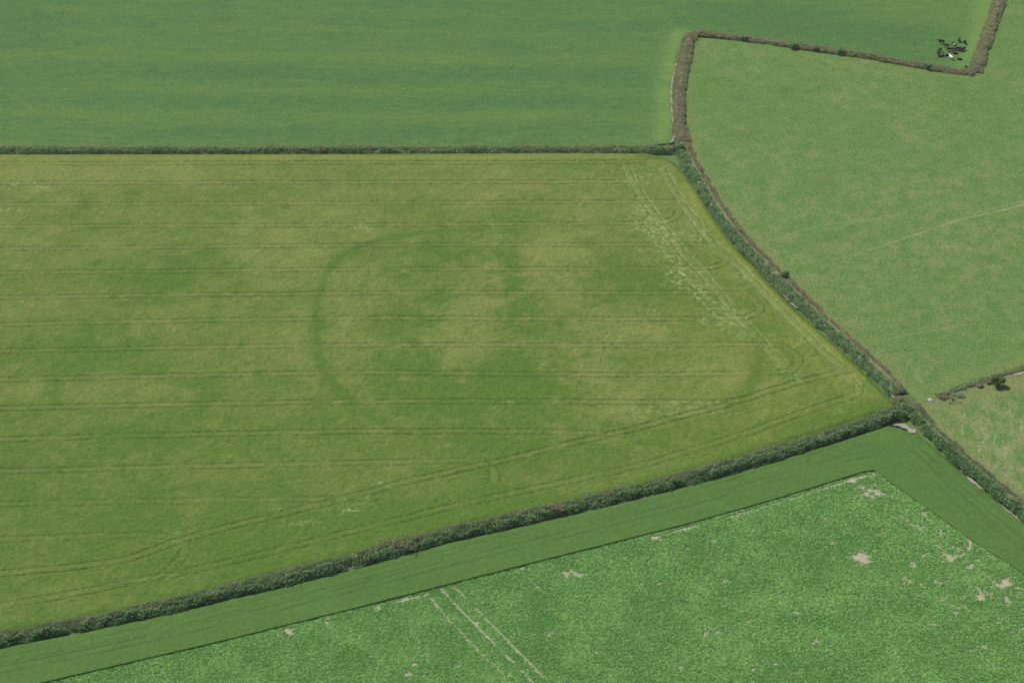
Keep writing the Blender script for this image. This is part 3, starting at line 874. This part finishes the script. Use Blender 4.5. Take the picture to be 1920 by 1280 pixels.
hedge("brown grassy bank leaving the frame at the top right corner", [(1828, 137), (1840, 101), (1856, 53), (1874, 0), (1898, -66)], 1.75, 1.0,
      [("dry_grass", DRY, 120, (-1, 1), (.5, 1.35), .21, .9, True), ("foliage", LEAF, 40, (-.9, .9), (.5, 1.3), .20, .38, False), ("bracken", BRK, 30, (-.8, .8), (.6, 1.3), .2, .5, False)], 105)
# near hedge (travel left to right: + is the far side)
path6 = [(-320, 1267), (0, 1204), (252, 1154), (470, 1103), (640, 1060), (808, 1014), (909, 990), (1040, 961), (1160, 932), (1280, 903), (1390, 872), (1488, 843), (1600, 807), (1660, 785), (1692, 772)]
hedge("long leafy near hedge running diagonally below the barley field", path6, 1.65, .8,
      [("foliage", M_leaf, 120, (-1.25, .25), (.2, 1.85), .22, .80, False), ("bramble", M_bramble, 60, (-1.3, -.3), (.1, 1.4), .22, .6, False), ("rank_grass", RANK, 150, (-.5, 1.15), (.5, 1.75), .2, .9, True), ("dry_grass", DRY, 26, (-.3, .9), (.6, 1.8), .2, .4, True), ("bracken", BRK, 16, (-.6, .6), (.8, 1.9), .2, .25, False)], 106)
hedge("dark leafy hedge running down to the right edge from the junction", [(1700, 757), (1716, 778), (1738, 802), (1760, 823), (1797, 856), (1829, 884), (1887, 934), (1922, 962), (2110, 1110)], 1.75, .8,
      [("foliage", M_leaf, 130, (-1.2, .4), (.2, 1.7), .22, .88, False), ("bramble", M_bramble, 70, (-1.3, .1), (.1, 1.6), .22, .7, False), ("dry_grass", DRY, 45, (.35, 1.1), (.3, 1.0), .2, .8, True), ("rank_grass", RANK, 45, (.5, 1.25), (.2, .9), .2, .8, True)], 107)
hedge("low ragged grassy bank leading to the small thorn tree", [(1755, 743), (1768, 739), (1823, 720), (1854, 710), (1920, 690), (2110, 632)], 0.75, .3,
      [("rank_grass", RANK, 55, (-1.2, 1), (.15, .5), .18, .9, True), ("dry_grass", DRY, 30, (-1.4, .8), (.15, .5), .18, .6, True), ("foliage", LEAF, 14, (-1.4, .2), (.15, .5), .18, .3, False)], 108)


# ------------------------------------------------------------------ bushes, bracken, tree
def bush(name, cat, label, px, py, rad, h, mat, n_, seed, group=None, ell=1.0, size=.2, base_z=0.0, stems=4):
    x, y = survey(px, py)
    o = empty(name, (x, y, base_z))
    tag(o, label, cat, group)
    r = np.random.default_rng(seed)
    # several overlapping lobes
    lob = [(r.normal(0, .4) * rad * ell, r.normal(0, .35) * rad, h * (.45 + .3 * r.random()), rad * (.45 + .3 * r.random())) for _ in range(7)]
    P3, tint = [], []
    for i in range(n_):
        lx, ly, lz, lr = lob[r.integers(7)]
        d = r.normal(size=3)
        d /= np.linalg.norm(d)
        q = lr * (r.random() ** .35)
        z = max(.05, lz + d[2] * q * h / (rad * 1.5))
        P3.append((lx + d[0] * q * (1 + .3 * (ell - 1)), ly + d[1] * q, min(z, h)))
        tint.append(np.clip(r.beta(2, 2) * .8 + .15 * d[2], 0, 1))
    v, f = cards(np.array(P3), size, flat=.3, seed=seed)
    ob = link_mesh("leaves", v, f, mat, o, {"tint": np.repeat(tint, 4)})
    ob["kind"] = "stuff"
    sv, sf = [], []
    for i in range(stems):
        lx, ly, lz, lr = lob[i]
        add_tube(sv, sf, (lx * .15, ly * .15, -.1), (lx * .9, ly * .9, lz), .05 * h / 1.5 + .02, .02)
    link_mesh("stem", np.array(sv), np.array(sf), M_bark, o)
    return o


def add_tube(V, Fc, a, b, r0, r1, seg=6):
    a, b = np.array(a, float), np.array(b, float)
    d = (b - a) / (np.linalg.norm(b - a) + 1e-9)
    s = np.cross(d, [0.3, 0.9, 0.1])
    s /= np.linalg.norm(s)
    t = np.cross(d, s)
    b0 = len(V)
    for p, rr in ((a, r0), (b, r1)):
        for i in range(seg):
            an = 2 * math.pi * i / seg
            V.append(tuple(p + rr * (s * math.cos(an) + t * math.sin(an))))
    for i in range(seg):
        j = (i + 1) % seg
        Fc.append((b0 + i, b0 + j, b0 + seg + j, b0 + seg + i))


for (px, py, rad, h, ell, lab) in [
    (1488, 92, 1.5, 1.9, 2.0, "largest dark green bush on the brown bank, nearest the far corner"),
    (1576, 103, 1.2, 1.7, 1.8, "dark green bush halfway along the brown bank above the pasture"),
    (1531, 97, .8, 1.3, 1.5, "small dark bush between the two bigger bushes on the brown bank"),
    (1738, 131, 1.0, 1.6, 1.4, "rounded dark bush on the brown bank below the cattle"),
    (1395, 77, .8, 1.4, 1.8, "low green bush on the brown bank close to its left corner")]:
    bush("hedge_bush", "bush", lab, px, py, rad * .85, h * .85, M_leaf, 380, int(px), "bushes on the brown bank", ell, .22, .35)
bush("hedge_bush", "bush", "small dark brown bush inside the field corner beside the cattle", 1811, 130, .6, 1.0, M_bramble, 160, 5, None, 1.2, .18)
bush("hawthorn_bush", "bush", "lone dark bush on the pasture side of the curving hedgebank", 1472, 523, 1.1, 2.0, M_bramble, 700, 11, None, 1.0, .17, .1)
bush("gap_bush", "bush", "small green bush right where the straight hedge meets the banks", 1273, 284, 1.2, 1.9, M_leaf, 420, 12, None, 1.3, .2, .3)
for px, py, rad, h, lab in [(1772, 747, 1.1, .45, "brown bracken clump right of the white bundle"), (1838, 725, .7, .5, "orange brown bracken clump left of the thorn tree"), (1854, 718, .5, .45, "tiny pinkish bracken tuft touching the thorn tree"),
                            (1690, 752, 1.6, 1.0, "brown bracken filling the hedge junction"), (1712, 772, 1.3, .9, "brown bracken beside the top of the dark right hedge"), (1800, 741, 1.0, .4, "dull bracken patch between the bundle and the thorn tree")]:
    bush("bracken_clump", "bracken", lab, px, py, rad, h, M_bracken if px != 1800 else M_rank, 340, int(px) + 7, "bracken near the hedge junction", 1.6, .2, 0, 3)
for px, py, rad, h, lab in [(1045, 962, 1.3, 1.9, "rusty dead bracken at the break in the near hedge"), (742, 1034, 2.6, 2.0, "widest rusty bracken stretch on the near hedge")]:
    bush("bracken_clump", "bracken", lab, px, py, rad, h, M_bracken, 380, int(px) + 7, "rusty bracken in the near hedge", 2.2, .2, .3, 3)

# small thorn tree
x, y = survey(1869, 724)
tree = empty("thorn_tree", (x, y, 0))
tag(tree, "small olive green thorn tree casting a dark shadow by the right edge", "tree")
V, Fc = [], []
add_tube(V, Fc, (0, 0, -.1), (.05, 0, .8), .14, .10, 8)
limbs = []
r = np.random.default_rng(5)
for i in range(9):
    a = i * 2.39996
    e = (math.cos(a) * (.6 + .75 * r.random()), math.sin(a) * (.5 + .6 * r.random()), 1.15 + 1.0 * r.random())
    limbs.append(e)
    add_tube(V, Fc, (.05, 0, .55 + .03 * i), e, .06, .02)
link_mesh("trunk", np.array(V), np.array(Fc), M_bark, tree)
P3, tint = [], []
for i in range(5500):
    e = limbs[r.integers(9)]
    d = r.normal(size=3)
    d /= np.linalg.norm(d)
    q = .7 * r.random() ** .4
    P3.append((e[0] + d[0] * q, e[1] + d[1] * q, max(.45, e[2] + d[2] * q * .8)))
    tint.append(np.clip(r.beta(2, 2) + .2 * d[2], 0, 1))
v, f = cards(np.array(P3), .10, flat=.3, seed=3)
crown = link_mesh("crown", v, f, M_treeleaf, tree, {"tint": np.repeat(tint, 4)})
crown["kind"] = "stuff"


# ------------------------------------------------------------------ bare soil patches
def soil_patch(lab, px, width=None, z=.12):
    if width:
        p = spline(pts(px), .4)
        nn = normals2(p)
        u = np.arange(len(p)) * .4
        w = width * (.25 + 1.1 * vnoise(u / 1.2, u * 0 + px[0][0], 3)) * np.clip(np.minimum(u, u[::-1]) / 1.0, .1, 1)
        V = np.vstack([p + nn * w[:, None], p - nn * w[:, None]])
        n_ = len(p)
        f = [(i, i + 1, n_ + i + 1, n_ + i) for i in range(n_ - 1)]
        V = np.column_stack([V, np.full(len(V), z) + rng.normal(0, .01, len(V))])
        return tag(link_mesh("bare_soil", V, f, M_soil), lab, kind="structure")
    p = spline(np.vstack([pts(px), pts(px[:1])]), .4)[:-1]
    p = p + rng.normal(0, .06, p.shape)
    c = p.mean(0)
    ringz = [np.column_stack([c + (p - c) * s, np.full(len(p), z + .02 * (1 - s))]) for s in (1, .6, .25)]
    n_ = len(p)
    f = [(k * n_ + i, k * n_ + (i + 1) % n_, (k + 1) * n_ + (i + 1) % n_, (k + 1) * n_ + i) for k in range(2) for i in range(n_)]
    return tag(link_mesh("bare_soil", np.vstack(ringz), f, M_soil), lab, kind="structure")


soil_patch("bare soil wedge at the corner of the crop strip", [(1674, 797), (1688, 797), (1702, 803), (1718, 813)], .75)
soil_patch("pale bare soil line under the curving hedgebank", [(1434, 516), (1446, 529), (1458, 541), (1472, 555), (1486, 570), (1496, 580)], .42, .14)
soil_patch("short bare line higher along the curving hedgebank", [(1408, 486), (1420, 500), (1428, 508)], .35, .14)
soil_patch("bare soil at the barley corner by the junction", [(1658, 724), (1668, 736), (1678, 750)], .5, .14)
soil_patch("bare soil line along the dark right hedge", [(1812, 893), (1830, 908), (1842, 918)], .35, .14)
soil_patch("lower bare soil line along the dark right hedge", [(1872, 944), (1892, 960), (1912, 976)], .3, .14)
soil_patch("bare soil where the brown bank meets the straight hedge", [(1258, 269), (1263, 262), (1266, 250), (1268, 240)], .5, .3)
soil_patch("bleached line along the foot of the brown bank", [(1264, 240), (1260, 212), (1259, 185), (1260, 160), (1266, 130), (1273, 106)], .26, .3)
soil_patch("pale farm path leading right from the thorn tree", [(1884, 708), (1900, 703), (1922, 698), (1960, 687), (2050, 660)], .6)
for i, (a, b) in enumerate([((1060, 967), (1110, 956)), ((1128, 950), (1180, 938)), ((1196, 933), (1230, 926)), ((455, 1112), (495, 1103)), ((330, 1142), (352, 1137)), ((640, 1070), (700, 1055)), ((1372, 889), (1400, 881)), ((780, 1030), (800, 1025))]):
    mid = ((a[0] + b[0]) / 2, (a[1] + b[1]) / 2 - 1)
    side = "bare soil strip under the near hedge, number %s from the left"
    order = ["fifth", "sixth", "seventh", "second", "first", "third", "eighth", "fourth"][i]
    soil_patch("bare soil strip under the near hedge, %s from the left" % order, [a, mid, b], .45, .14)

# ------------------------------------------------------------------ cattle
def cow_mesh(pose, seed):
    """one continuous body grown over a skeleton"""
    V, E, Rd = [], [], []

    def j(p, r, par=None):
        V.append(p)
        Rd.append(r)
        if par is not None:
            E.append((par, len(V) - 1))
        return len(V) - 1

    dz = -.62 if pose == "lying" else 0.0
    pel = j((-.62, 0, 1.06 + dz), (.30, .31))
    rump = j((-.92, 0, 1.04 + dz), (.20, .22), pel)
    bel = j((-.1, 0, .98 + dz), (.38, .37), pel)
    che = j((.48, 0, 1.0 + dz), (.31, .37), bel)
    if pose == "grazing":
        n1 = j((.85, 0, .98), (.17, .22), che)
        n2 = j((1.12, 0, .66), (.12, .15), n1)
        h1 = j((1.26, 0, .40), (.12, .13), n2)
        h2 = j((1.38, 0, .12), (.085, .085), h1)
    else:
        n1 = j((.80, 0, 1.18 + dz), (.17, .23), che)
        n2 = j((1.02, 0, 1.36 + dz), (.12, .16), n1)
        h1 = j((1.16, 0, 1.40 + dz), (.12, .14), n2)
        h2 = j((1.45, 0, 1.22 + dz), (.08, .085), h1)
    for s in (-1, 1):
        j((V[h1][0] - .03, s * .25, V[h1][2] + .05), (.035, .05), h1)      # ear
        if pose == "lying":
            a = j((.42, s * .30, .30), (.11, .12), che)
            b = j((.72, s * .34, .12), (.07, .07), a)
            j((.50, s * .42, .08), (.055, .05), b)
            a = j((-.50, s * .34, .30), (.17, .18), pel)
            b = j((-.20, s * .46, .14), (.08, .08), a)
            j((-.52, s * .52, .08), (.055, .05), b)
        else:
            st = .10 * s * (1 if seed % 2 else -1)
            a = j((.50, s * .20, .68), (.12, .13), che)
            b = j((.52 + st, s * .19, .40), (.065, .075), a)
            j((.50 + st * 1.6, s * .19, .05), (.055, .06), b)
            a = j((-.58, s * .22, .74), (.13, .17), pel)
            b = j((-.80 - st, s * .20, .46), (.06, .075), a)
            j((-.74 - st * 1.4, s * .20, .05), (.055, .06), b)
    t = j((-1.08, 0, .95 + dz), (.035, .035), rump)
    j((-1.12, 0, max(.12, .45 + dz)), (.04, .04), t)
    me = bpy.data.meshes.new("cow_skeleton")
    me.from_pydata(V, E, [])
    ob = bpy.data.objects.new("cow_skeleton", me)
    col.objects.link(ob)
    sk = ob.modifiers.new("skin", 'SKIN')
    for i, r_ in enumerate(Rd):
        me.skin_vertices[0].data[i].radius = r_
    me.skin_vertices[0].data[0].use_root = True
    sk.use_smooth_shade = True
    sb = ob.modifiers.new("sub", 'SUBSURF')
    sb.levels = sb.render_levels = 1
    dg = bpy.context.evaluated_depsgraph_get()
    out = bpy.data.meshes.new_from_object(ob.evaluated_get(dg))
    bpy.data.objects.remove(ob)
    return out


def hide(name, a, b, thr):
    n = NT(name, .7, .25)
    return n.color(n.mix(n.rng(n.noise(1.5, 2), thr - .02, thr + .02), a, b))


M_cow = {"black": hide("black_hide", (.010, .010, .012), (.016, .014, .014), .6), "brown": hide("brown_hide", (.035, .020, .013), (.055, .032, .020), .55), "white": hide("white_hide", (.80, .79, .76), (.78, .76, .72), .5),
         "pied": hide("pied_hide", (.012, .012, .014), (.78, .76, .73), .53)}
base_mesh = {}
herd = [  # px, py (feet), heading degrees, pose, coat, scale, label
    (1765, 84, 172, "standing", "black", 1.15, "large black cow at the top left of the herd, side on"),
    (1798, 81, 80, "standing", "black", 1.0, "black cow at the top of the herd, left of the two seen end on"),
    (1808, 84, 95, "grazing", "black", 1.05, "black cow at the top right of the herd, end on"),
    (1786, 86, 60, "standing", "brown", .75, "small dark calf above the middle of the herd"),
    (1775, 90, 160, "standing", "brown", 1.0, "dark brown cow in the middle left of the herd"),
    (1780, 96, 20, "grazing", "brown", 1.0, "dark brown cow grazing just left of the herd's centre"),
    (1789, 90, 10, "standing", "pied", 1.0, "black and white cow in the centre of the herd, upper"),
    (1788, 95, 200, "grazing", "pied", .95, "black and white cow in the centre of the herd, lower"),
    (1795, 95, 350, "standing", "black", 1.05, "black cow just right of the pied cows"),
    (1801, 97, 170, "grazing", "black", 1.05, "black cow between its black neighbours on the herd's right side"),
    (1806, 95, 30, "standing", "black", .9, "rightmost black cow in the row across the herd"),
    (1763, 97, 30, "standing", "black", .85, "dark cow at the upper left flank of the herd"),
    (1760, 102, 280, "grazing", "black", .95, "dark cow at the far left of the herd, head down"),
    (1764, 106, 345, "lying", "brown", .95, "brown cow lying at the lower left of the herd"),
    (1768, 104, 80, "standing", "brown", .7, "small dark brown calf beside the lying brown cow"),
    (1776, 104, 5, "lying", "black", .85, "dark animal lying between the calf and the white cow"),
    (1791, 101, 185, "lying", "brown", 1.0, "brown backed cow lying below the pied cows"),
    (1783, 110, 120, "standing", "white", 1.1, "white cow at the bottom of the herd"),
    (1799, 111, 180, "lying", "black", .9, "dark cow lying alone at the lower right of the herd")]
for i, (px, py, hd, pose, coat, s, lab) in enumerate(herd):
    key = (pose, i % 2)
    if key not in base_mesh:
        base_mesh[key] = cow_mesh(pose, i % 2)
    mk = key + (coat,)
    if mk not in base_mesh:
        me = base_mesh[key].copy()
        me.materials.clear()
        me.materials.append(M_cow[coat])
        base_mesh[mk] = me
    o = bpy.data.objects.new("cow", base_mesh[mk])
    col.objects.link(o)
    x, y = survey(1785 + (px - 1785) * 1.03, 96 + (py - 96) * 1.12, .2)
    o.location = (x, y, .2)
    o.rotation_euler = (0, 0, R(hd))
    s *= .86
    o.scale = (s * .95, s * 1.25, s)
    tag(o, lab, "cow", "cattle in the field corner")

# ------------------------------------------------------------------ odd objects
n = NT("white_sheet_material", .6, .3)
M_white = n.color(grain(n, (.78, .77, .76), .85, 1.05, 4))
n = NT("weathered_wood_material", .85, .2)
M_wood = n.color(grain(n, (.42, .38, .33), .75, 1.2, 6))


def lump(name, label, cat, px, py, rx, ry, rz, mat, seed, z=0):
    bm = bmesh.new()
    bmesh.ops.create_icosphere(bm, subdivisions=3, radius=1)
    r = np.random.default_rng(seed)
    ph = r.random(6) * 6
    for v in bm.verts:
        c = v.co
        k_ = 1 + .18 * math.sin(3 * c.x + ph[0] + 2 * c.y) + .14 * math.sin(4 * c.y + ph[1]) + .10 * math.sin(6 * c.x - 5 * c.z + ph[2])
        v.co = Vector((c.x * rx * k_, c.y * ry * k_, max(-.1, c.z * rz * k_ * (1.1 if c.z > 0 else .3))))
    me = bpy.data.meshes.new(name)
    bm.to_mesh(me)
    bm.free()
    for p in me.polygons:
        p.use_smooth = True
    me.materials.append(mat)
    o = bpy.data.objects.new(name, me)
    col.objects.link(o)
    x, y = survey(px, py)
    o.location = (x, y, z)
    o.rotation_euler = (0, 0, seed)
    return tag(o, label, cat)


lump("white_bundle", "crumpled white bundle lying in the gap right of the hedge junction", "bundle", 1746, 752, .75, .45, .5, M_white, 3)
lump("white_stone", "small pale stone showing in the curving hedgebank above the barley's right edge", "stone", 1362, 427, .28, .22, .4, M_white, 4, .8)
lump("pale_stone", "pale stone at the meeting of the straight hedge and the brown bank", "stone", 1278, 281, .35, .25, .35, M_wood, 6, 1.6)


def pole(name, label, cat, a, b, h, posts, mat=M_wood):
    A, B = np.array(survey(*a)), np.array(survey(*b))
    o = empty(name, (A[0], A[1], 0))
    tag(o, label, cat)
    d = np.array([*(B - A), 0])
    for k_, zz in enumerate(h):
        V, Fc = [], []
        add_tube(V, Fc, (0, 0, zz), d + np.array([0, 0, zz]), .06, .05, 8)
        link_mesh("rail", np.array(V), np.array(Fc), mat, o)
    for t in posts:
        V, Fc = [], []
        add_tube(V, Fc, d * t + np.array([0, 0, -.2]), d * t + np.array([.02, 0, max(h) + .2]), .09, .08, 8)
        link_mesh("post", np.array(V), np.array(Fc), mat, o)
    return o


pole("field_gate", "pale wooden rail gate at the bank corner below the cattle", "gate", (1816, 143.5), (1829, 140), (.3, .6, .9, 1.15), (0, .5, 1))
pole("rail_fence", "short low dark rail below the bracken near the thorn tree", "fence", (1780, 757), (1800, 756), (.3,), (0, 1), M_bark)

# ------------------------------------------------------------------ summer haze
bm = bmesh.new()
bmesh.ops.create_cube(bm, size=1)
me = bpy.data.meshes.new("haze")
bm.to_mesh(me)
bm.free()
hz = bpy.data.objects.new("haze", me)
col.objects.link(hz)
hz.scale = (8100, 8100, 272)
hz.location = (0, 0, 272 / 2 - 1.5)
m = bpy.data.materials.new("haze_material")
m.use_nodes = True
m.node_tree.nodes.clear()
om = m.node_tree.nodes.new("ShaderNodeOutputMaterial")
pv = m.node_tree.nodes.new("ShaderNodeVolumePrincipled")
pv.inputs["Color"].default_value = (.92, .95, 1, 1)
pv.inputs["Density"].default_value = HAZE_DENSITY
pv.inputs["Anisotropy"].default_value = .2
m.node_tree.links.new(pv.outputs[0], om.inputs["Volume"])
me.materials.append(m)
tag(hz, "thin summer haze filling the air over the fields", kind="stuff")
